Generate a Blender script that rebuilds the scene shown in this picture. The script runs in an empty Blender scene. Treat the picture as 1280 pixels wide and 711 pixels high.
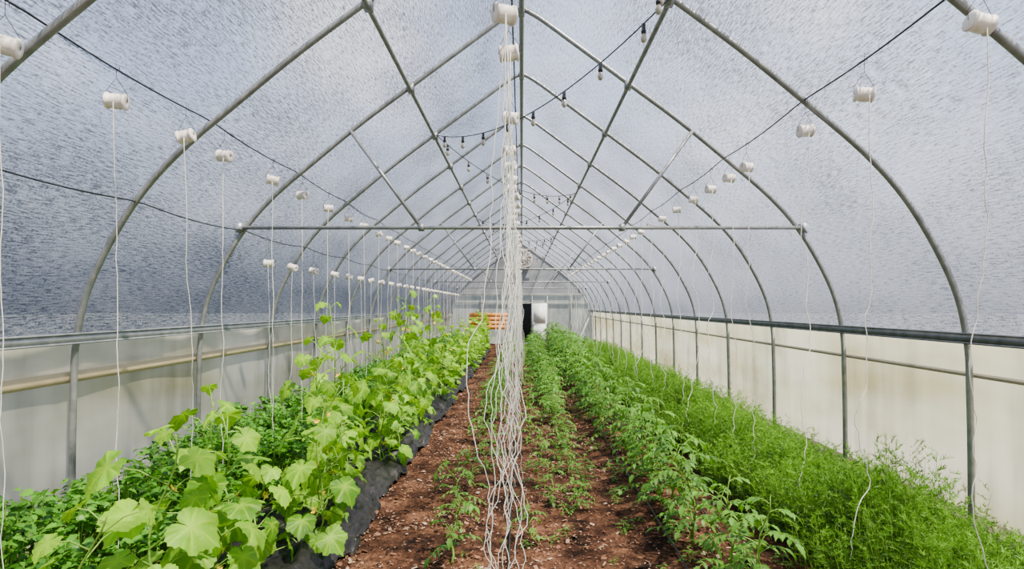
import bpy, math, random
import numpy as np
from mathutils import Vector, Matrix, noise
R = random.Random(7)
scene = bpy.context.scene
H = 2.0

# ------------------------------------------------------------------ helpers
class MB:
    def __init__(s): s.v=[]; s.f=[]; s.m=[]; s.c=[]; s.cur=(1,1,1)
    def add(s, vs, fs, mat=0, cols=None):
        o=len(s.v); s.v.extend([tuple(p) for p in vs])
        s.f.extend([tuple(i+o for i in f) for f in fs]); s.m.extend([mat]*len(fs))
        s.c.extend(cols if cols else [s.cur]*len(vs))
    def tube(s, pts, r, n=6, mat=0, caps=True, col=None):
        pts=[Vector(p) for p in pts]; L=len(pts)
        rs = r if isinstance(r,(list,tuple)) else [r]*L
        vs=[]; prev=None
        for i,p in enumerate(pts):
            t=(pts[min(i+1,L-1)]-pts[max(i-1,0)])
            if t.length<1e-9: t=Vector((0,0,1))
            t.normalize()
            if prev is None:
                a=Vector((0,0,1)) if abs(t.z)<0.9 else Vector((1,0,0))
                u=t.cross(a).normalized()
            else:
                u=prev-t*prev.dot(t)
                if u.length<1e-6: u=t.cross(Vector((1,0,0)))
                u.normalize()
            prev=u; w=t.cross(u)
            for k in range(n):
                a=2*math.pi*k/n
                vs.append(p+(u*math.cos(a)+w*math.sin(a))*rs[i])
        fs=[]
        for i in range(L-1):
            for k in range(n):
                fs.append((i*n+k,i*n+(k+1)%n,(i+1)*n+(k+1)%n,(i+1)*n+k))
        if caps: fs.append(tuple(range(n))[::-1]); fs.append(tuple((L-1)*n+k for k in range(n)))
        s.add(vs,fs,mat,[col or s.cur]*len(vs))
    def box(s, a, b, mat=0):
        x0,y0,z0=a; x1,y1,z1=b
        vs=[(x0,y0,z0),(x1,y0,z0),(x1,y1,z0),(x0,y1,z0),(x0,y0,z1),(x1,y0,z1),(x1,y1,z1),(x0,y1,z1)]
        s.add(vs,[(3,2,1,0),(4,5,6,7),(0,1,5,4),(1,2,6,5),(2,3,7,6),(3,0,4,7)],mat)
    def lathe(s, prof, M, n=14, mat=0):
        vs=[]
        for (r,z) in prof:
            for k in range(n):
                a=2*math.pi*k/n; vs.append(M@Vector((r*math.cos(a),r*math.sin(a),z)))
        fs=[]
        for i in range(len(prof)-1):
            for k in range(n): fs.append((i*n+k,i*n+(k+1)%n,(i+1)*n+(k+1)%n,(i+1)*n+k))
        s.add(vs,fs,mat)
    def mesh(s, name, mats, smooth=True):
        me=bpy.data.meshes.new(name); me.from_pydata(s.v,[],s.f)
        for m in mats: me.materials.append(m)
        me.polygons.foreach_set('material_index', s.m)
        me.polygons.foreach_set('use_smooth',[smooth]*len(s.f))
        ca=me.color_attributes.new('Col','FLOAT_COLOR','POINT')
        arr=np.ones((len(s.v),4),dtype=np.float32); arr[:,:3]=np.array(s.c,dtype=np.float32)
        ca.data.foreach_set('color',arr.ravel()); me.update(); return me
    def obj(s,name,mats,smooth=True,parent=None):
        return mkobj(name,s.mesh(name,mats,smooth),parent)
def mkobj(name,me,parent=None,loc=None,rot=0,sc=None):
    o=bpy.data.objects.new(name,me); scene.collection.objects.link(o)
    if parent: o.parent=parent
    if loc: o.location=loc
    o.rotation_euler=(0,0,rot)
    if sc: o.scale=sc
    return o
def empty(name,loc=(0,0,0)):
    o=bpy.data.objects.new(name,None); scene.collection.objects.link(o); o.location=loc; o.empty_display_size=.1; return o

def nt(name):
    m=bpy.data.materials.new(name); m.use_nodes=True; t=m.node_tree; t.nodes.clear()
    out=t.nodes.new('ShaderNodeOutputMaterial'); return m,t,out
def N(t,ty,**kw):
    n=t.nodes.new(ty)
    for k,v in kw.items():
        if k in n.inputs: n.inputs[k].default_value=v
        else: setattr(n,k,v)
    return n
def ramp(t,src,stops):
    r=t.nodes.new('ShaderNodeValToRGB'); t.links.new(src,r.inputs[0])
    e=r.color_ramp.elements
    while len(e)<len(stops): e.new(.5)
    for i,(p,c) in enumerate(stops): e[i].position=p; e[i].color=(*c,1)
    return r.outputs[0]
def pmat(name,col,rough=.5,metal=0,noise_scale=None,col2=None,bump=0,spec=.5,coat=0):
    m,t,out=nt(name); b=N(t,'ShaderNodeBsdfPrincipled'); b.inputs['Roughness'].default_value=rough
    b.inputs['Metallic'].default_value=metal; b.inputs['Specular IOR Level'].default_value=spec
    tc=N(t,'ShaderNodeTexCoord'); ns=N(t,'ShaderNodeTexNoise',Scale=noise_scale or 8.0,Detail=6.0)
    t.links.new(tc.outputs['Object'],ns.inputs['Vector'])
    c=ramp(t,ns.outputs[0],[(.3,col),(.7,col2 or tuple(x*.85 for x in col))]); t.links.new(c,b.inputs['Base Color'])
    if bump:
        bp=N(t,'ShaderNodeBump',Strength=bump,Distance=.02); t.links.new(ns.outputs[0],bp.inputs['Height']); t.links.new(bp.outputs[0],b.inputs['Normal'])
    t.links.new(b.outputs[0],out.inputs[0]); return m
def leafmat(name,dark,light,trans=.4,rough=.5,spec=.35):
    m,t,out=nt(name); at=N(t,'ShaderNodeAttribute',attribute_name='Col')
    tc=N(t,'ShaderNodeTexCoord'); ns=N(t,'ShaderNodeTexNoise',Scale=14.0,Detail=3.0); t.links.new(tc.outputs['Object'],ns.inputs['Vector'])
    sep=N(t,'ShaderNodeSeparateColor'); t.links.new(at.outputs[0],sep.inputs[0])
    a=N(t,'ShaderNodeMath',operation='MULTIPLY_ADD'); t.links.new(ns.outputs[0],a.inputs[0]); a.inputs[1].default_value=.5; a.inputs[2].default_value=-.25
    oi=N(t,'ShaderNodeObjectInfo'); a2=N(t,'ShaderNodeMath',operation='MULTIPLY_ADD'); t.links.new(oi.outputs['Random'],a2.inputs[0]); a2.inputs[1].default_value=.3; a2.inputs[2].default_value=-.15
    b0=N(t,'ShaderNodeMath',operation='ADD'); t.links.new(a.outputs[0],b0.inputs[0]); t.links.new(a2.outputs[0],b0.inputs[1])
    b=N(t,'ShaderNodeMath',operation='ADD'); t.links.new(b0.outputs[0],b.inputs[0]); t.links.new(sep.outputs[0],b.inputs[1])
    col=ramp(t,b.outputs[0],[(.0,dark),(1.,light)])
    mv=N(t,'ShaderNodeMix',data_type='RGBA'); t.links.new(sep.outputs[1],mv.inputs[0]); t.links.new(col,mv.inputs[6])
    mv.inputs[7].default_value=(min(1,light[0]*1.5),min(1,light[1]*1.25),light[2]*1.6,1)
    p=N(t,'ShaderNodeBsdfPrincipled',Roughness=rough); p.inputs['Specular IOR Level'].default_value=spec
    t.links.new(mv.outputs[2],p.inputs['Base Color'])
    bp=N(t,'ShaderNodeBump',Strength=.35,Distance=.01); n2=N(t,'ShaderNodeTexNoise',Scale=60.0,Detail=2.0); t.links.new(tc.outputs['Object'],n2.inputs['Vector'])
    t.links.new(n2.outputs[0],bp.inputs['Height']); t.links.new(bp.outputs[0],p.inputs['Normal'])
    tr=N(t,'ShaderNodeBsdfTranslucent')
    hs=N(t,'ShaderNodeHueSaturation',Saturation=1.1,Value=1.4); t.links.new(mv.outputs[2],hs.inputs['Color']); t.links.new(hs.outputs[0],tr.inputs[0])
    mx=N(t,'ShaderNodeMixShader'); mx.inputs[0].default_value=trans
    t.links.new(p.outputs[0],mx.inputs[1]); t.links.new(tr.outputs[0],mx.inputs[2]); t.links.new(mx.outputs[0],out.inputs[0]); return m

# ------------------------------------------------------------------ materials
M_steel=pmat('galvanised_steel',(.30,.31,.31),.42,.5,12,(.19,.20,.20),.05)
M_chan=pmat('aluminium_channel',(.16,.17,.18),.45,.5,10,(.09,.10,.11))
M_chan2=pmat('aluminium_channel_light',(.34,.36,.37),.45,.4,10,(.22,.24,.25))
M_wire=pmat('steel_wire',(.035,.035,.04),.5,.5,30)
M_white=pmat('white_plastic',(.90,.82,.76),.45,0,20,(.74,.64,.56))
M_twine=pmat('white_twine',(.92,.90,.83),.8,0,40,(.74,.72,.64))
M_black=pmat('black_plastic',(.012,.012,.013),.4,0,20)
M_fabric=pmat('black_landscape_fabric',(.004,.004,.005),.5,0,9,(.022,.02,.018),.8,.35)
M_stem=leafmat('plant_stem',(.08,.19,.02),(.27,.47,.07),.15)
M_cuke=leafmat('cucumber_leaf',(.035,.17,.004),(.31,.60,.02),.42)
M_tom=leafmat('tomato_leaf',(.010,.055,.004),(.13,.34,.025),.3)
M_cel=leafmat('celery_leaf',(.010,.07,.003),(.12,.36,.02),.3,.4)
M_dill=leafmat('dill_frond',(.006,.045,.002),(.19,.43,.018),.26)
M_flower=pmat('yellow_petal',(.95,.65,.02),.6,0,20,(.9,.5,.01))
M_ply=pmat('orange_plywood',(.80,.28,.03),.6,0,5,(.62,.20,.02))
M_frame=pmat('grey_timber',(.30,.31,.30),.7,0,9)
M_bulb=pmat('clear_bulb_glass',(.35,.31,.24),.08,0,9,(.4,.36,.3),0,.8)

def cloth(name,dc,tc1,tfac,uvA,uvB,uvC,tone,lo,hi,stain=None,cr=(.55,1.5)):
    """woven cloth / film: fine thread pattern (uvA), speckle (uvB), broad wrinkles (uvC)"""
    m,t,out=nt(name); uv=N(t,'ShaderNodeUVMap')
    def ns(sc,det,rough=.5):
        mp=N(t,'ShaderNodeMapping'); t.links.new(uv.outputs[0],mp.inputs[0]); mp.inputs['Scale'].default_value=(sc[0],sc[1],1)
        n=N(t,'ShaderNodeTexNoise',Scale=1.0,Detail=det,Roughness=rough); t.links.new(mp.outputs[0],n.inputs['Vector']); return n.outputs[0]
    def mad(a,k,c):
        n=N(t,'ShaderNodeMath',operation='MULTIPLY_ADD'); t.links.new(a,n.inputs[0]); n.inputs[1].default_value=k
        if isinstance(c,(int,float)): n.inputs[2].default_value=c
        else: t.links.new(c,n.inputs[2])
        return n.outputs[0]
    A=ns(uvA,2.0); B=ns(uvB,2.0); C=ns(uvC,4.0,.6)
    s=mad(A,tone[0],mad(B,tone[1],mad(C,tone[2],.5-.5*sum(tone))))
    def colour(c):
        r=ramp(t,s,[(.15,tuple(x*cr[0] for x in c)),(.5,c),(.85,tuple(min(1,x*cr[1]) for x in c))])
        if stain:
            S=ns(stain[1],3.0); f=ramp(t,S,[(.42,(0,0,0)),(.68,(1,1,1))]); mm=N(t,'ShaderNodeMix',data_type='RGBA',blend_type='MULTIPLY')
            t.links.new(f,mm.inputs[0]); t.links.new(r,mm.inputs[6]); mm.inputs[7].default_value=(*stain[0],1); r=mm.outputs[2]
        return r
    d=N(t,'ShaderNodeBsdfDiffuse'); t.links.new(colour(dc),d.inputs[0])
    tr=N(t,'ShaderNodeBsdfTranslucent'); t.links.new(colour(tc1),tr.inputs[0])
    m1=N(t,'ShaderNodeMixShader'); m1.inputs[0].default_value=tfac; t.links.new(d.outputs[0],m1.inputs[1]); t.links.new(tr.outputs[0],m1.inputs[2])
    tp=N(t,'ShaderNodeBsdfTransparent')
    mr=N(t,'ShaderNodeMapRange'); t.links.new(s,mr.inputs[0]); mr.inputs[1].default_value=.25; mr.inputs[2].default_value=.75; mr.inputs[3].default_value=lo; mr.inputs[4].default_value=hi
    m2=N(t,'ShaderNodeMixShader'); t.links.new(mr.outputs[0],m2.inputs[0]); t.links.new(m1.outputs[0],m2.inputs[1]); t.links.new(tp.outputs[0],m2.inputs[2])
    bp=N(t,'ShaderNodeBump',Strength=.5,Distance=.01); t.links.new(s,bp.inputs['Height']); t.links.new(bp.outputs[0],d.inputs['Normal'])
    t.links.new(m2.outputs[0],out.inputs[0]); return m
M_roof=cloth('shade_cloth_over_poly',(.225,.255,.32),(.168,.188,.24),.55,(10,92),(50,68),(.5,1.0),(1.6,1.05,.85),.03,.56,None,(.42,1.75))
M_side=cloth('clear_poly_film',(.56,.555,.46),(.46,.45,.355),.6,(5,.5),(1.2,3),(.7,.35),(.6,.25,1.1),.03,.10,((.70,.67,.46),(.35,1.3)),(.5,1.25))
M_endp=cloth('end_wall_poly',(.5,.53,.48),(.36,.39,.35),.5,(8,.8),(3,3),(.7,.9),(.6,.4,.8),.03,.08)
M_gable=pmat('grey_gable_panel',(.26,.27,.29),.6,0,2,(.20,.21,.23))

# soil
m,t,out=nt('reddish_mulch_soil'); tc=N(t,'ShaderNodeTexCoord')
n1=N(t,'ShaderNodeTexNoise',Scale=3.0,Detail=10.0,Roughness=.7); n2=N(t,'ShaderNodeTexVoronoi',Scale=38.0)
for n in (n1,n2): t.links.new(tc.outputs['Object'],n.inputs['Vector'])
c1=ramp(t,n1.outputs[0],[(.38,(.012,.007,.005)),(.5,(.075,.035,.020)),(.66,(.21,.105,.06))])
c2=ramp(t,n2.outputs['Color'],[(.0,(.4,.38,.38)),(1.,(1.2,1.1,1.0))])
mm=N(t,'ShaderNodeMix',data_type='RGBA',blend_type='MULTIPLY'); mm.inputs[0].default_value=1; t.links.new(c1,mm.inputs[6]); t.links.new(c2,mm.inputs[7])
p=N(t,'ShaderNodeBsdfPrincipled',Roughness=.95); p.inputs['Specular IOR Level'].default_value=.1; t.links.new(mm.outputs[2],p.inputs['Base Color'])
bp=N(t,'ShaderNodeBump',Strength=.9,Distance=.03); t.links.new(n1.outputs[0],bp.inputs['Height'])
bp2=N(t,'ShaderNodeBump',Strength=.8,Distance=.02); t.links.new(n2.outputs['Distance'],bp2.inputs['Height']); t.links.new(bp.outputs[0],bp2.inputs['Normal'])
t.links.new(bp2.outputs[0],p.inputs['Normal']); t.links.new(p.outputs[0],out.inputs[0]); M_soil=m
m,t,out=nt('bark_chip'); at=N(t,'ShaderNodeAttribute',attribute_name='Col'); p=N(t,'ShaderNodeBsdfPrincipled',Roughness=.95); p.inputs['Specular IOR Level'].default_value=.1
t.links.new(at.outputs[0],p.inputs['Base Color']); t.links.new(p.outputs[0],out.inputs[0]); M_chip=m
M_grass=pmat('outside_gravel_and_grass',(.016,.019,.018),.95,0,1.5,(.028,.03,.027))

# ------------------------------------------------------------------ hoop profile
half=[(3.66,-.12),(3.66,.32),(3.655,.9),(3.645,1.3),(3.63,1.66),(3.55,2.065),(3.372,2.469),(3.11,2.89),(2.786,3.25),(2.33,3.64),(1.8,4.073),(1.2,4.517),(.6,4.96),(.2,5.25),(0,5.36)]
def catmull(P,k=5):
    P=[Vector(p) for p in P]; out=[]
    for i in range(len(P)-1):
        p0=P[max(i-1,0)];p1=P[i];p2=P[i+1];p3=P[min(i+2,len(P)-1)]
        for j in range(k):
            u=j/k; out.append(.5*((2*p1)+(p2-p0)*u+(2*p0-5*p1+4*p2-p3)*u*u+(3*p1-p0-3*p2+p3)*u**3))
    out.append(P[-1]); return out
HP=catmull(half,5)
FULL=[(p[0],p[1]) for p in HP]+[(-p[0],p[1]) for p in HP[-2::-1]]
def prof_z(x):
    x=abs(x)
    for a,b in zip(HP[:-1],HP[1:]):
        if b[0]<=x<=a[0] and a[0]-b[0]>1e-6: 
            return a[1]+(b[1]-a[1])*(a[0]-x)/(a[0]-b[0])
    return HP[-1][1]
def off(p,d=.045):
    x,z=p
    nx=x/3.66; nz=max(0,(z-1.7)/3.6)+.25*(z>2); n=math.hypot(nx,nz) or 1
    return (x+d*nx/n, z+d*nz/n)
SP=1.83; Y0=4.7; YEND=Y0+SP*14
hoopY=[Y0-1.6-1.83*2,Y0-1.6-1.83,Y0-1.6]+[Y0+SP*k for k in range(0,15)]
trussY={Y0+SP,Y0+SP*5,Y0+SP*9,Y0+SP*13}
for y in hoopY:
    b=MB(); b.tube([(x,y,z) for x,z in FULL],.026,10)
    if y in trussY:
        zt=2+97/722*(Y0+SP)
        xt=3.18
        while prof_z(xt)>zt+.02 and xt<3.6: xt+=.005
        b.tube([(-xt-.06,y-.03,zt),(xt+.06,y-.03,zt)],.021,8)
        for s in (-1,1):
            b.tube([(s*1.93,y-.02,prof_z(1.93)),(s*1.13,y-.02,zt)],.02,8)
            b.box((s*xt-.04,y-.06,zt-.05),(s*xt+.04,y+.03,zt+.05))
            b.box((s*1.13-.03,y-.05,zt-.035),(s*1.13+.03,y+.02,zt+.04))
    for x in (-1.25,1.2,0):
        zz=prof_z(x); b.box((x-.035,y-.045,zz-.075),(x+.035,y+.045,zz+.02))
    b.obj('greenhouse_hoop',[M_steel])
YS=-2.2
for nm,x in (('ridge_purlin',-.0),('roof_purlin',-1.25),('roof_purlin',1.2)):
    b=MB(); b.tube([(x,YS+.3,prof_z(x)-.05),(x,YEND,prof_z(x)-.05)],.024 if x else .03,8); b.obj(nm,[M_steel])

# covers --------------------------------------------------------
def cover(name,pts,mat,y0,y1,ny,sag=.0):
    vs=[];fs=[];uv=[]; L=0; Ls=[0]
    for a,b in zip(pts[:-1],pts[1:]): L+=math.hypot(b[0]-a[0],b[1]-a[1]); Ls.append(L)
    for j in range(ny+1):
        y=y0+(y1-y0)*j/ny
        for i,(x,z) in enumerate(pts):
            ph=((y-Y0)/SP)%1.0; d=sag*math.sin(math.pi*ph)
            wr=noise.noise(Vector((x*1.5,y*1.1,z*1.5)))*sag*.8
            k=(d+wr)/4
            vs.append((x*(1-k),y,z-(k*2 if z>1.8 else 0))); uv.append((y,Ls[i]))
    n=len(pts)
    for j in range(ny):
        for i in range(n-1): fs.append((j*n+i,j*n+i+1,(j+1)*n+i+1,(j+1)*n+i))
    me=bpy.data.meshes.new(name); me.from_pydata(vs,[],fs); me.materials.append(mat)
    ul=me.uv_layers.new(name='UVMap')
    for l in me.loops: ul.data[l.index].uv=uv[l.vertex_index]
    for pl in me.polygons: pl.use_smooth=True
    return mkobj(name,me)
roofpts=[off(p) for p in FULL if p[1]>=1.66]
cover('ceiling',roofpts,M_roof,YS,YEND,140,.04)
for s,nm in ((1,'wall_right'),(-1,'wall_left')):
    pts=[off((s*p[0],p[1]),.12) for p in HP if .2<p[1]<1.78]
    pts=[(s*3.78,.05)]+pts
    cover(nm,pts,M_side,YS,YEND,170,.022)
for s,nm in ((1,'right'),(-1,'left')):
    b=MB(); x=s*3.60
    b.box((x-.012,YS,1.70),(x+.012,YEND,1.77)) ; b.box((x-.02,YS,1.765),(x+.02,YEND,1.78)); b.box((x-.02,YS,1.69),(x+.02,YEND,1.705))
    b.obj('trim_hip_'+nm,[M_chan if s>0 else M_chan2])
    b=MB(); x=s*3.705
    if s>0: b.tube([(x,YS,1.43),(x,YEND,1.43)],.02,8)
    else: b.box((x-.01,YS,1.37),(x+.01,YEND,1.46))
    b.obj('roll_up_bar',[pmat('rollbar_'+nm,(.34,.30,.22) if s>0 else (.62,.50,.30),.6,.1,3)])
    b=MB(); b.box((s*3.74-.02,YS,-.1),(s*3.74+.02,YEND,.27)); b.obj('baseboard_'+nm,[pmat('weathered_board_'+nm,(.30,.25,.17),.8,0,4,(.2,.17,.12))])

# end walls ------------------------------------------------------
def endwall(name,y,holes,mats,zsplit):
    b=MB(); xs=sorted(set([round(-3.6+.2*i,3) for i in range(37)]+[h for ho in holes for h in ho[:2]]))
    for x0,x1 in zip(xs[:-1],xs[1:]):
        xm=(x0+x1)/2; z0=0.0
        for ho in holes:
            if ho[0]<xm<ho[1]: z0=ho[2]
        zs0=max(z0,0); t0=min(zsplit,prof_z(x0)) ; t1=min(zsplit,prof_z(x1))
        b.add([(x0,y,zs0),(x1,y,zs0),(x1,y,t1),(x0,y,t0)],[(0,1,2,3)],0)
        if prof_z(xm)>zsplit:
            b.add([(x0,y,zsplit),(x1,y,zsplit),(x1,y,max(zsplit,prof_z(x1))),(x0,y,max(zsplit,prof_z(x0)))],[(0,1,2,3)],1)
    o=b.obj(name,mats,False)
    me=o.data; ul=me.uv_layers.new(name='UVMap')
    for l in me.loops: c=me.vertices[l.vertex_index].co; ul.data[l.index].uv=(c.x,c.z)
    return o
endwall('wall_back',YEND+.06,[(.05,.5,2.1)],[M_endp,M_gable],2.6)
endwall('wall_front',YS,[(-1.2,1.2,2.4)],[M_side,M_side],2.9)
b=MB()
for x in (-2.1,-.6,.0,.55,1.35,2.6):
    b.box((x-.025,YEND-.05,0),(x+.025,YEND+.03,2.6))
b.box((-3.5,YEND-.055,2.12),(3.5,YEND+.02,2.17)); b.box((-3.2,YEND-.055,2.56),(3.2,YEND+.02,2.62))
b.obj('trim_end_wall_studs',[M_frame])
b=MB(); y=YEND-.6
b.box((.55,y,0),(1.3,y+.05,2.12)); b.box((.62,y-.012,.12),(1.23,y,1.0)); b.box((.62,y-.012,1.1),(1.23,y,2.02)); b.box((.6,y-.05,1.0),(.64,y-.012,1.12),0)
b.obj('door_1',[pmat('white_door_paint',(.80,.82,.80),.5,0,3)])
b=MB(); y=YEND-1.0
for i in range(4): b.box((-2.66,y,.80+i*.21),(-.68,y+.03,1.005+i*.21))
for x in (-2.6,-1.75,-.85): b.box((x-.04,y+.03,0),(x+.04,y+.09,1.6))
b.obj('plywood_panel',[M_ply])
b=MB(); b.box((-.6,YEND+.9,0),(1.2,YEND+1.0,2.5)); b.obj('doorway_dark_panel',[pmat('doorway_dark',(.02,.02,.02),.9)])  # near-black panel paints in the darkness seen through the door opening
# fan
b=MB(); fy=YEND-.25; M=Matrix.Translation((.1,fy,4.42))@Matrix.Rotation(math.pi/2,4,'X')
b.lathe([(.44,.22),(.46,.22),(.46,-.15),(.40,-.15),(.40,.2),(.44,.22)],M,28,0)
b.lathe([(.0,.14),(.1,.14),(.1,-.1),(.0,-.1)],M,14,1)
for k in range(4):
    a=k*math.pi/2+.4; u=Vector((math.cos(a),0,math.sin(a))); w=Vector((-math.sin(a),0,math.cos(a))); c=Vector((.1,fy,4.42))
    b.add([c+u*.1+w*.05+Vector((0,-.05,0)),c+u*.1-w*.05+Vector((0,.05,0)),c+u*.38-w*.13+Vector((0,.06,0)),c+u*.38+w*.13+Vector((0,-.06,0))],[(0,1,2,3)],1)
for r in (.15,.25,.34,.42):
    b.tube([(.1+r*math.cos(a*math.pi/12),fy-.22,4.42+r*math.sin(a*math.pi/12)) for a in range(25)],.009,4,0)
for k in range(6):
    a=k*math.pi/6; b.tube([(.1-.43*math.cos(a),fy-.22,4.42-.43*math.sin(a)),(.1+.43*math.cos(a),fy-.22,4.42+.43*math.sin(a))],.009,4,0)
b.box((-.42,fy+.05,3.9),(.62,fy+.1,3.96),2); b.box((-.42,fy+.05,4.9),(.62,fy+.1,4.96),2)
b.obj('circulation_fan',[M_white,M_chan,M_frame])

# ------------------------------------------------------------------ ground
def gz(x,y):
    return .035*noise.noise(Vector((x*1.3,y*1.3,0)))+.02*noise.noise(Vector((x*5,y*5,3)))
b=MB(); nx,ny=90,330
xs=np.linspace(-3.72,3.72,nx+1); ys=np.linspace(YS,YEND+.05,ny+1)
def floor_z(x,y):
    z=gz(x,y)
    if 2.0<x<3.3: z+=.1*math.sin((x-2.0)/1.3*math.pi)
    if -3.4<x<-1.5: z+=.12*math.sin((x+3.4)/1.9*math.pi)
    if abs(x-1.4)<.4: z+=.05*math.cos((x-1.4)/.4*math.pi/2)
    return z
vs=[(x,y,floor_z(x,y)) for y in ys for x in xs]
fs=[(j*(nx+1)+i,j*(nx+1)+i+1,(j+1)*(nx+1)+i+1,(j+1)*(nx+1)+i) for j in range(ny) for i in range(nx)]
b.add(vs,fs); b.obj('floor',[M_soil])
b=MB(); b.add([(-120,-80,-.12),(120,-80,-.12),(120,160,-.12),(-120,160,-.12)],[(0,1,2,3)]); b.obj('ground_outside',[M_grass])

# bark chips
b=MB()
pal=[(.17,.075,.042),(.26,.13,.078),(.07,.034,.02),(.34,.21,.14),(.022,.012,.008),(.19,.088,.05),(.38,.27,.20),(.11,.052,.03)]
for i in range(24000):
    y=3.2+ (R.random()**1.8)*15; x=R.uniform(-1.45,1.15) if R.random()<.88 else R.uniform(1.1,2.3)
    patch=noise.noise(Vector((x*1.6,y*1.2,9)))
    if patch<-.05 and R.random()<.7: continue
    l=R.uniform(.008,.03) if R.random()<.88 else R.uniform(.03,.065); w=l*R.uniform(.3,.8); a=R.uniform(0,6.28); z=floor_z(x,y)+R.uniform(.003,.02)
    u=Vector((math.cos(a),math.sin(a),R.uniform(-.4,.4)))*l*.5; v=Vector((-math.sin(a),math.cos(a),R.uniform(-.5,.5)))*w*.5
    c=Vector((x,y,z)); col=pal[R.randrange(8)]; up=Vector((0,0,.006))
    b.add([c-u-v*.6,c+u*.8-v,c+u+v*.7,c-u*.7+v,c+up],[(0,1,4),(1,2,4),(2,3,4),(3,0,4)],0,[col]*5)
b.obj('bark_mulch',[M_chip],False)

# weed fabric
b=MB(); nxx=56; nyy=760
vs=[]
for j in range(nyy+1):
    y=-.5+26*j/nyy
    for i in range(nxx+1):
        u=i/nxx; x=-2.55+u*1.16+.10*noise.noise(Vector((y*.9,2,0)))*u+.10*noise.noise(Vector((y*3.3,2,4)))*u
        f=abs(noise.noise(Vector((x*3.5+y*1.2,y*1.1,1)))); f2=1-abs(noise.noise(Vector((x*8-y*2.5,y*3,7))))*2; f3=1-abs(noise.noise(Vector((x*15+y*5,y*9,4))))*2
        z=floor_z(x,y)+.01+.12*f+.05*f2+.03*f3
        z+=.08*math.exp(-((u-.8)/.12)**2)*(1+1.2*noise.noise(Vector((1,y*2.1,3))))
        if u>.96: z-=.05
        vs.append((x,y,z))
fs=[(j*(nxx+1)+i,j*(nxx+1)+i+1,(j+1)*(nxx+1)+i+1,(j+1)*(nxx+1)+i) for j in range(nyy) for i in range(nxx)]
b.add(vs,fs); b.obj('landscape_fabric',[M_fabric])
for x0 in (1.22,1.75,-.1):
    b=MB(); b.tube([(x0+.05*noise.noise(Vector((y*.5,x0,0))),y,floor_z(x0,y)+.03) for y in np.arange(1,26,.25)],.009,6); b.obj('drip_irrigation_line',[M_black])

# ------------------------------------------------------------------ plants
TH=np.array([0,28,52.5,80,105,135,160,172,180]); RR=np.array([1,.74,.86,.68,.74,.64,.52,.38,.06])
def cuke_leaf(b,C,tip,nrm,size,tone,rng):
    tip=(tip-nrm*tip.dot(nrm)).normalized(); side=tip.cross(nrm)
    n=48; vs=[C]; cols=[(tone,.6,0)]; ph=rng.uniform(0,6)
    for fr in (.5,1.0):
        for k in range(n):
            th=-180+k*7.5; r=float(np.interp(abs(th),TH,RR))*size*fr
            if fr==1.0 and k%2: r*=.93
            a=math.radians(th); x=r*math.sin(a); y=r*math.cos(a); q=(r/size)
            z=size*(-.22*q*q+.07*q*math.sin(5*a+ph)+ .05*q*math.sin(11*a)+.1*abs(math.sin(a))*q)-.22*size*max(0,y/size)**2
            vein=1 if min(abs(abs(th)-v) for v in (0,52.5,105))<1 else 0
            vs.append(C+side*x+tip*y+nrm*z); cols.append((tone+.06*(fr<.9),vein*(.65 if fr<.9 else .2),0))
    fs=[(0,1+k,1+(k+1)%n) for k in range(n)]+[(1+k,1+n+k,1+n+(k+1)%n,1+(k+1)%n) for k in range(n)]
    b.add(vs,fs,1,cols)
def flower(b,C,nrm,s,rng):
    a0=nrm.orthogonal().normalized(); b0=nrm.cross(a0)
    for k in range(5):
        a=k*1.2566; u=a0*math.cos(a)+b0*math.sin(a); w=-a0*math.sin(a)+b0*math.cos(a)
        b.add([C,C+u*s*.6-w*s*.35+nrm*s*.25,C+u*s+nrm*s*.45,C+u*s*.6+w*s*.35+nrm*s*.25],[(0,1,2,3)],2)
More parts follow.
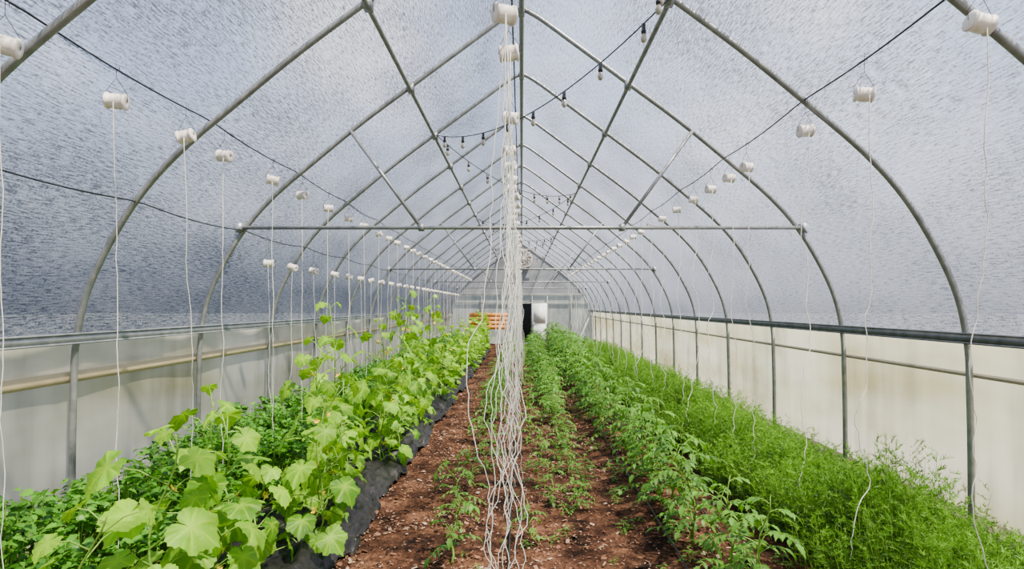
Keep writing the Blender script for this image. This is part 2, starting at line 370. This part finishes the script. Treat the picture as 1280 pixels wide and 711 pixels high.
def cucumber(seed,h,nst=2,big=1.0,gap=.08):
    r=random.Random(seed); b=MB(); b.cur=(.6,0,0)
    for st in range(nst):
        ht=h*(1 if st==0 else r.uniform(.4,.72)); bx,by=r.uniform(-.1,.1),r.uniform(-.1,.1); lx,ly=r.uniform(-.2,.25),r.uniform(-.15,.15)
        pts=[]; n=14
        for i in range(n+1):
            u=i/n; pts.append(Vector((bx+lx*u+.05*math.sin(u*9+seed),by+ly*u+.05*math.cos(u*8+st),ht*u)))
        b.tube(pts,[.009*(1-.5*i/n) for i in range(n+1)],5,0)
        nl=int(ht/gap); az=r.uniform(0,6)
        for i in range(nl):
            u=.06+.94*(i+.5)/nl; f=u*n; i0=min(int(f),n-1); P=pts[i0].lerp(pts[i0+1],f-i0)
            az+=2.4+r.uniform(-.4,.4); out=Vector((math.cos(az),math.sin(az),0)); young=max(0,(u-.78)/.22)
            L=r.uniform(.12,.30)*(1-.6*young); up=r.uniform(.2,.6)+.5*young
            E=P+out*L+Vector((0,0,up*L)); mid=P.lerp(E,.5)+Vector((0,0,.03))
            b.tube([P,mid,E],[.0045,.004,.003],4,0,False,(.75,0,0))
            size=r.uniform(.085,.14)*(1-.55*young)*big
            tilt=r.uniform(.35,1.15); nrm=(Vector((0,0,1))*math.cos(tilt)+out*math.sin(tilt)+Vector((r.uniform(-.25,.25),r.uniform(-.45,.1),0))).normalized()
            tip=(out-Vector((0,0,.5))+Vector((r.uniform(-.4,.4),r.uniform(-.4,.4),0))).normalized()
            cuke_leaf(b,E,tip,nrm,size,min(1,r.uniform(.1,.6)+.3*u+.25*young),r)
            if r.random()<.2: flower(b,P+out*.06+Vector((0,0,.04)),(out+Vector((0,-.6,.6))).normalized(),.034,r)
            if r.random()<.35:
                d=Vector((math.cos(az+2),math.sin(az+2),.3)); tp=[P+d*(.02*k)+Vector((.012*math.cos(k*1.1),.012*math.sin(k*1.1),.004*k)) for k in range(10)]
                b.tube(tp,.0014,3,0,False,(.9,0,0))
    return b.mesh('cucumber_plant',[M_stem,M_cuke,M_flower])
def leaflet(b,C,dr,nrm,L,W,tone,mat=1):
    side=dr.cross(nrm).normalized()
    prof=[(0,.1),(.18,.8),(.28,.62),(.42,1),(.52,.72),(.66,.7),(.76,.4)]
    vs=[];cols=[]; n=len(prof)
    for i,(u,w) in enumerate(prof):
        base=C+dr*(L*u)-nrm*(L*.35*u*u)
        vs+= [base-side*(W*w)+nrm*W*.25*w, base, base+side*(W*w)+nrm*W*.25*w]; cols+=[(tone,0,0),(tone+.08,.12,0),(tone,0,0)]
    vs.append(C+dr*L-nrm*L*.38); cols.append((tone,0,0))
    fs=[]
    for i in range(n-1):
        a=i*3; fs+=[(a,a+1,a+4,a+3),(a+1,a+2,a+5,a+4)]
    a=(n-1)*3; fs+=[(a,a+1,n*3),(a+1,a+2,n*3)]
    b.add(vs,fs,mat,cols)
def compound(b,P,out,L,rng,tone,lw=.022,ll=.06,pairs=3,rise=.5):
    pts=[]
    for k in range(7):
        u=k/6; pts.append(P+out*(L*u)+Vector((0,0,L*(rise*u-.75*u*u))))
    b.tube(pts,[.0035*(1-.6*k/6) for k in range(7)],4,0,False)
    side0=out.cross(Vector((0,0,1))).normalized()
    for k in range(pairs):
        u=.35+.5*k/max(1,pairs-1); f=u*6; i=min(5,int(f)); Q=pts[i].lerp(pts[i+1],f-i); d=(pts[i+1]-pts[i]).normalized()
        for s in (-1,1):
            dr=(side0*s+d*.5+Vector((0,0,rng.uniform(-.3,.2)))).normalized()
            nr=(Vector((0,0,1))+Vector((rng.uniform(-.4,.4),rng.uniform(-.4,.4),0))); nr=(nr-dr*nr.dot(dr)).normalized()
            leaflet(b,Q,dr,nr,ll*rng.uniform(.75,1.2),lw*rng.uniform(.8,1.2),tone+rng.uniform(-.1,.1))
    d=(pts[-1]-pts[-2]).normalized(); nr=Vector((0,0,1)); nr=(nr-d*nr.dot(d)).normalized()
    leaflet(b,pts[-1],d,nr,ll*1.4,lw*1.35,tone)
def tomato(seed,h,dens=1.0,ns=2,nm='tomato_plant'):
    r=random.Random(seed); b=MB(); b.cur=(.5,0,0); n=10
    for st in range(ns):
        lx,ly=r.uniform(-.16,.16),r.uniform(-.14,.14); hh=h*(1-.25*st)
        pts=[Vector((lx*i/n+.02*math.sin(i+seed),ly*i/n+.02*math.cos(i*1.3),hh*i/n)) for i in range(n+1)]
        b.tube(pts,[.008*(1-.6*i/n) for i in range(n+1)],5,0)
        az=r.uniform(0,6); nl=int(max(8,hh/.05)*dens)
        for i in range(nl):
            u=.08+.92*i/nl; f=u*n; i0=min(n-1,int(f)); P=pts[i0].lerp(pts[i0+1],f-i0); az+=2.4+r.uniform(-.3,.3)
            L=r.uniform(.16,.34)*(1-.5*u**3)*min(1,.45+h*.75)
            k=min(1,.6+h*.5)
            compound(b,P,Vector((math.cos(az),math.sin(az),0)),L,r,r.uniform(.1,.7)+.25*u,.018*k,.058*k,4 if L>.2 else 3,r.uniform(.45,1.1))
    return b.mesh(nm,[M_stem,M_tom])
def celery(seed,h=.7):
    r=random.Random(seed); b=MB(); b.cur=(.55,0,0)
    for i in range(34):
        az=r.uniform(0,6.28); rad=r.uniform(.02,.38)*.95; hh=h*(1-.55*(rad/.38)**2)*r.uniform(.7,1.1)
        o=Vector((math.cos(az),math.sin(az),0)); top=o*rad+Vector((0,0,hh))
        b.tube([o*.03,o*rad*.45+Vector((0,0,hh*.55)),top],[.006,.005,.003],4,0,False)
        for k in range(9):
            Q=top+Vector((r.uniform(-.06,.06),r.uniform(-.06,.06),r.uniform(-.09,.03)))
            a=r.uniform(0,6.28); dr=Vector((math.cos(a),math.sin(a),r.uniform(-.3,.3))).normalized()
            nr=Vector((r.uniform(-.5,.5),r.uniform(-.6,.3),1)); nr=(nr-dr*nr.dot(dr)).normalized()
            leaflet(b,Q,dr,nr,r.uniform(.045,.07),r.uniform(.02,.032),r.uniform(.0,1.0))
    return b.mesh('celery_plant',[M_stem,M_cel])
def dill(seed,h=.62):
    r=random.Random(seed); b=MB(); b.cur=(.5,0,0)
    for s in range(21):
        az=r.uniform(0,6.28); rad=r.uniform(0,.15); lean=r.uniform(0,.15); hh=h*r.uniform(.55,1.08)
        o=Vector((math.cos(az),math.sin(az),0)); B0=o*rad; T=o*(rad+lean)+Vector((0,0,hh))
        b.tube([B0,B0.lerp(T,.5),T],[.003,.0025,.001],3,0,False)
        st=r.uniform(-.3,.15)
        for k in range(12):
            u=.18+.82*k/11; P=B0.lerp(T,u); a=r.uniform(0,6.28); od=Vector((math.cos(a),math.sin(a),r.uniform(.4,1.5))).normalized(); L=r.uniform(.06,.12)
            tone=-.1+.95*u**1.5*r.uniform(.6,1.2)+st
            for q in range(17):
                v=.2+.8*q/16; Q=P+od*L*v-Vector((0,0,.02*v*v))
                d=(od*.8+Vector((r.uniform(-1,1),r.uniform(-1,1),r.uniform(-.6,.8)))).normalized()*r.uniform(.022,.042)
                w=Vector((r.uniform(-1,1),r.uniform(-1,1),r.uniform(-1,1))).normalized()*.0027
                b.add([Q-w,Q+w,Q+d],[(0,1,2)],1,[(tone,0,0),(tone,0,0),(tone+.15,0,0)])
    return b.mesh('dill_clump',[M_stem,M_dill],False)

CK_s=[cucumber(11+i,1.32,2,1.34,.085) for i in range(4)]
CK=[cucumber(21+i,1.84+.07*i,3,1.14,.10) for i in range(5)]
y=2.45; i=0
while y<27:
    short=y<4.6
    me=(CK_s if short else CK)[i%4 if short else i%5]
    x=(-1.95 if y<4.3 else -1.70)+R.uniform(-.17,.12)
    s=(R.uniform(.76,.84) if y<3.0 else R.uniform(.92,1.08)) if short else (R.uniform(.84,.98) if y<5.6 else R.uniform(.72,1.06))
    if y>11: s*=.85
    mkobj('cucumber_plant',me,None,(x,y,floor_z(x,y)+.0),R.uniform(0,6.28),(1.0,1.0,s))
    y+=R.uniform(.46,.62) if short else R.uniform(.58,.9); i+=1
TM=[tomato(40+i,.78) for i in range(5)]; TS=[tomato(60+i,.40,1,1,'pepper_seedling') for i in range(4)]
y=3.5; i=0
while y<27:
    x=1.38+R.uniform(-.14,.14); s=R.uniform(.82,1.28)*(1+.35*min(1,max(0,y-8)/8))
    mkobj('tomato_plant',TM[i%5],None,(x,y,floor_z(x,y)),R.uniform(0,6.28),(s,s,s)); y+=R.uniform(.38,.58); i+=1
y=5.6
while y<27:
    x=.58+R.uniform(-.1,.1); g=min(1,max(0,(y-6)/9)); s=(.42+.72*g)*R.uniform(.75,1.25)
    mkobj('tomato_plant',TM[i%5],None,(x,y,floor_z(x,y)),R.uniform(0,6.28),(s,s,s)); y+=R.uniform(.5,.85) if y<10 else R.uniform(.4,.7); i+=1
for x0,ya in ((-.48,4.5),(.18,4.95)):
    y=ya
    while y<27:
        x=x0+R.uniform(-.12,.12); s=R.uniform(.75,1.35) if y>4.7 else 1.3
        if x0<0 and y>9.5: mkobj('tomato_plant',TM[i%5],None,(x,y,floor_z(x,y)),R.uniform(0,6.28),(s*.8,)*3)
        else: mkobj('pepper_seedling',TS[i%4],None,(x,y,floor_z(x,y)),R.uniform(0,6.28),(s,)*3)
        y+=R.uniform(.45,.8); i+=1
par=empty('path_weeds')
for k in range(110):
    y=4.3+R.random()**1.4*14; x=R.choice([-.45,-.15,.2,.55,1.0,1.1,1.85,2.0])+R.gauss(0,.12); s=R.uniform(.14,.42)
    mkobj('weed_%d'%k,TS[k%4],par,(x,y,floor_z(x,y)),R.uniform(0,6.28),(s*1.2,s*1.2,s*.7))
CE=[celery(80+i,.74) for i in range(4)]
par=empty('celery_bed'); k=0
for cx in (-3.12,-2.78,-2.42):
    y=2.3
    while y<26:
        k+=1; x=cx+R.uniform(-.06,.06); s=R.uniform(.88,1.14)
        mkobj('celery_plant_%d'%k,CE[k%4],par,(x,y,floor_z(x,y)-.01),R.uniform(0,6.28),(s,s,s*(1 if cx<-2.6 else .8)))
        y+=R.uniform(.36,.5)
DI=[dill(100+i,.60) for i in range(6)]
par=empty('dill_bed'); k=0
y=2.6
while y<20:
    for cx,hs in ((2.18,.78),(2.36,1.0),(2.56,1.08),(2.76,1.06),(2.94,.95),(3.08,.78)):
        k+=1; x=cx+R.uniform(-.08,.08); yy=y+R.uniform(-.08,.08); s=R.uniform(.88,1.08)*(1+.32*noise.noise(Vector((x*1.7,yy*1.3,5))))
        mkobj('dill_clump_%d'%k,DI[k%6],par,(x,yy,floor_z(x,yy)-.01),R.uniform(0,6.28),(1.0,1.0,hs*s))
    y+=.24
y=20.2
while y<27:
    mkobj('tomato_plant',TM[i%5],None,(2.5+R.uniform(-.2,.2),y,0),R.uniform(0,6.28)); y+=.5; i+=1

# ------------------------------------------------------------------ trellis wires, spools, strings
def spool(x,y,zw,drop,wav,extra=0,rad=.0028,size=1.0,foot=0):
    b=MB(); zs=zw-drop; yaw=R.uniform(-.5,.5); s=size
    M=Matrix.Translation((x,y,zs))@Matrix.Rotation(yaw,4,'Z')@Matrix.Rotation(math.pi/2+R.uniform(-.3,.3),4,'Y')
    b.lathe([(0,-.062*s),(.045*s,-.062*s),(.054*s,-.056*s),(.054*s,-.047*s),(.044*s,-.042*s),(.049*s,-.02*s),(.05*s,.02*s),(.044*s,.042*s),(.054*s,.047*s),(.054*s,.056*s),(.045*s,.062*s),(.014,.064*s),(.0,.05*s)],M,18,0)
    e1=M@Vector((0,0,-.066*s)); e2=M@Vector((0,0,.066*s)); top=Vector((x,y,zw+.01)); nk=Vector((x,y,zs+.15))
    b.tube([e2,e2+Vector((0,0,.05)),nk,top,top+Vector((.02,0,-.01)),top+Vector((.02,0,-.04))],.002,4,1)
    b.tube([e1,e1+Vector((0,0,.05)),nk],.002,4,1)
    for q in range(1+extra):
        ph=R.uniform(0,50); ex=R.uniform(-.07,.07)*(1+extra*.3); ey=R.uniform(-.06,.06); bow=R.uniform(-.07,.07)*(extra>0)
        nseg=60; pts=[]
        for j in range(nseg+1):
            u=j/nseg; a=wav*(.35+u*.8)
            wx=noise.noise(Vector((u*7,ph,0)))*a+noise.noise(Vector((u*34,ph,5)))*a*.28+bow*math.sin(math.pi*u)
            pts.append((x+ (1-u)*.01+ex*u+foot*u+wx*min(1,u*5), y-.045*s*(1-u)+ey*u+wx*.4, zs*(1-u)+.04*u-(0.02)*(1-u)))
        b.tube(pts,rad,4,2)
    b.obj('twine_spool',[M_white,M_wire,M_twine])
def wire(x,z,y0=YS+.1,y1=YEND,sag=.03):
    b=MB(); pts=[]
    for j in range(0,161):
        y=y0+(y1-y0)*j/160; ph=((y-Y0)/SP)%1; pts.append((x,y,z-sag*math.sin(math.pi*ph)))
    b.tube(pts,.0065,5); b.obj('trellis_wire',[M_wire])
wire(-2.54,3.51); wire(2.29,3.67); wire(-3.13,2.85,sag=.04); wire(-.06,3.92,sag=.05)
def ext(lst,step,end=28):
    l=list(lst)
    while l[-1]<end: l.append(l[-1]+step*R.uniform(.85,1.15))
    return l
for y in ext([1.9,2.84,3.62,4.37,4.94,5.9,6.7,7.6,8.5,9.3,10.3],.85): spool(-2.54,y,3.50,.22,.03,size=.95)
for y in ext([1.9,2.885,3.86,4.66,5.88,6.38,7.0,7.69,8.52],.85): spool(2.29,y,3.66,.25,.17,rad=.0034,foot=R.uniform(-.06,.06),size=.95)
for y in ext([7.15,7.9,8.7],.85): spool(-3.13,y,2.82,.30,.03,size=.95)
for y in ext([3.35,3.87,5.2,6.3,7.0,7.7],.7): spool(-.06+R.uniform(-.05,.05) if y<5 else -.08+R.uniform(-.06,.04),y,3.9,.21,.14,extra=4 if y<5 else (2 if y<8 else 1),rad=.0025,size=1.05)

# ------------------------------------------------------------------ string lights
b=MB()
A=[(-1.2,.6),(1.17,4.6),(-1.22,8.27),(1.17,12.5),(-1.22,16.3),(1.17,20.2),(-1.22,24.2),(1.17,28)]
runs=[((a[0],a[1],4.44),(c[0],c[1],4.44),.36) for a,c in zip(A[:-1],A[1:])]
runs.append(((1.17,4.6,4.44),(.02,2.4,5.28),.25))
for P,Q,sag in runs:
    P=Vector(P);Q=Vector(Q); n=24
    pt=lambda u: P.lerp(Q,u)-Vector((0,0,sag*4*u*(1-u)))
    b.tube([pt(j/n) for j in range(n+1)],.0065,5,0)
    L=(P-Q).length; nb=int(L/.5)
    for j in range(nb):
        c=pt((j+.5)/nb); M=Matrix.Translation(c)
        b.lathe([(0,.005),(.016,.0),(.018,-.05),(.022,-.055),(.022,-.08),(0,-.08)],M,8,0)
        b.lathe([(.012,-.08),(.02,-.10),(.027,-.12),(.022,-.145),(.01,-.158),(0,-.16)],M,10,1)
b.obj('string_lights',[M_black,M_bulb])

# ------------------------------------------------------------------ world, sun, camera
w=bpy.data.worlds.new('sky'); scene.world=w; w.use_nodes=True; t=w.node_tree; t.nodes.clear()
o=t.nodes.new('ShaderNodeOutputWorld'); bg=t.nodes.new('ShaderNodeBackground'); tc=t.nodes.new('ShaderNodeTexCoord'); sx=t.nodes.new('ShaderNodeSeparateXYZ')
t.links.new(tc.outputs['Generated'],sx.inputs[0])
c=ramp(t,sx.outputs[2],[(0,(.10,.10,.10)),(.14,(.29,.32,.37)),(.35,(.30,.42,.72)),(1,(.21,.36,.74))])
ns=N(t,'ShaderNodeTexNoise',Scale=2.2,Detail=7.0); t.links.new(tc.outputs['Generated'],ns.inputs['Vector'])
cf=ramp(t,ns.outputs[0],[(.46,(0,0,0)),(.68,(1,1,1))])
el=ramp(t,sx.outputs[2],[(.08,(0,0,0)),(.35,(1,1,1))])
cm=N(t,'ShaderNodeMix',data_type='RGBA',blend_type='MULTIPLY'); cm.inputs[0].default_value=1; t.links.new(cf,cm.inputs[6]); t.links.new(el,cm.inputs[7])
mx=N(t,'ShaderNodeMix',data_type='RGBA'); t.links.new(cm.outputs[2],mx.inputs[0]); t.links.new(c,mx.inputs[6]); mx.inputs[7].default_value=(.92,.93,.97,1)
t.links.new(mx.outputs[2],bg.inputs[0]); bg.inputs[1].default_value=2.3; t.links.new(bg.outputs[0],o.inputs[0])
sl=bpy.data.lights.new('sun','SUN'); sl.energy=36; sl.angle=math.radians(2); sl.color=(1,.92,.78)
so=bpy.data.objects.new('sun',sl); scene.collection.objects.link(so); so.location=(5,-5,12)
d=Vector((-.42,.42,-1)); so.rotation_euler=d.to_track_quat('-Z','Y').to_euler()
cam=bpy.data.cameras.new('camera'); co=bpy.data.objects.new('camera',cam); scene.collection.objects.link(co)
co.location=(0,0,H); co.rotation_euler=(math.pi/2,0,0); cam.sensor_width=36; cam.lens=722/1280*36
cam.shift_x=-12/1280; cam.shift_y=26.5/1280; cam.clip_start=.05; cam.clip_end=500
scene.camera=co
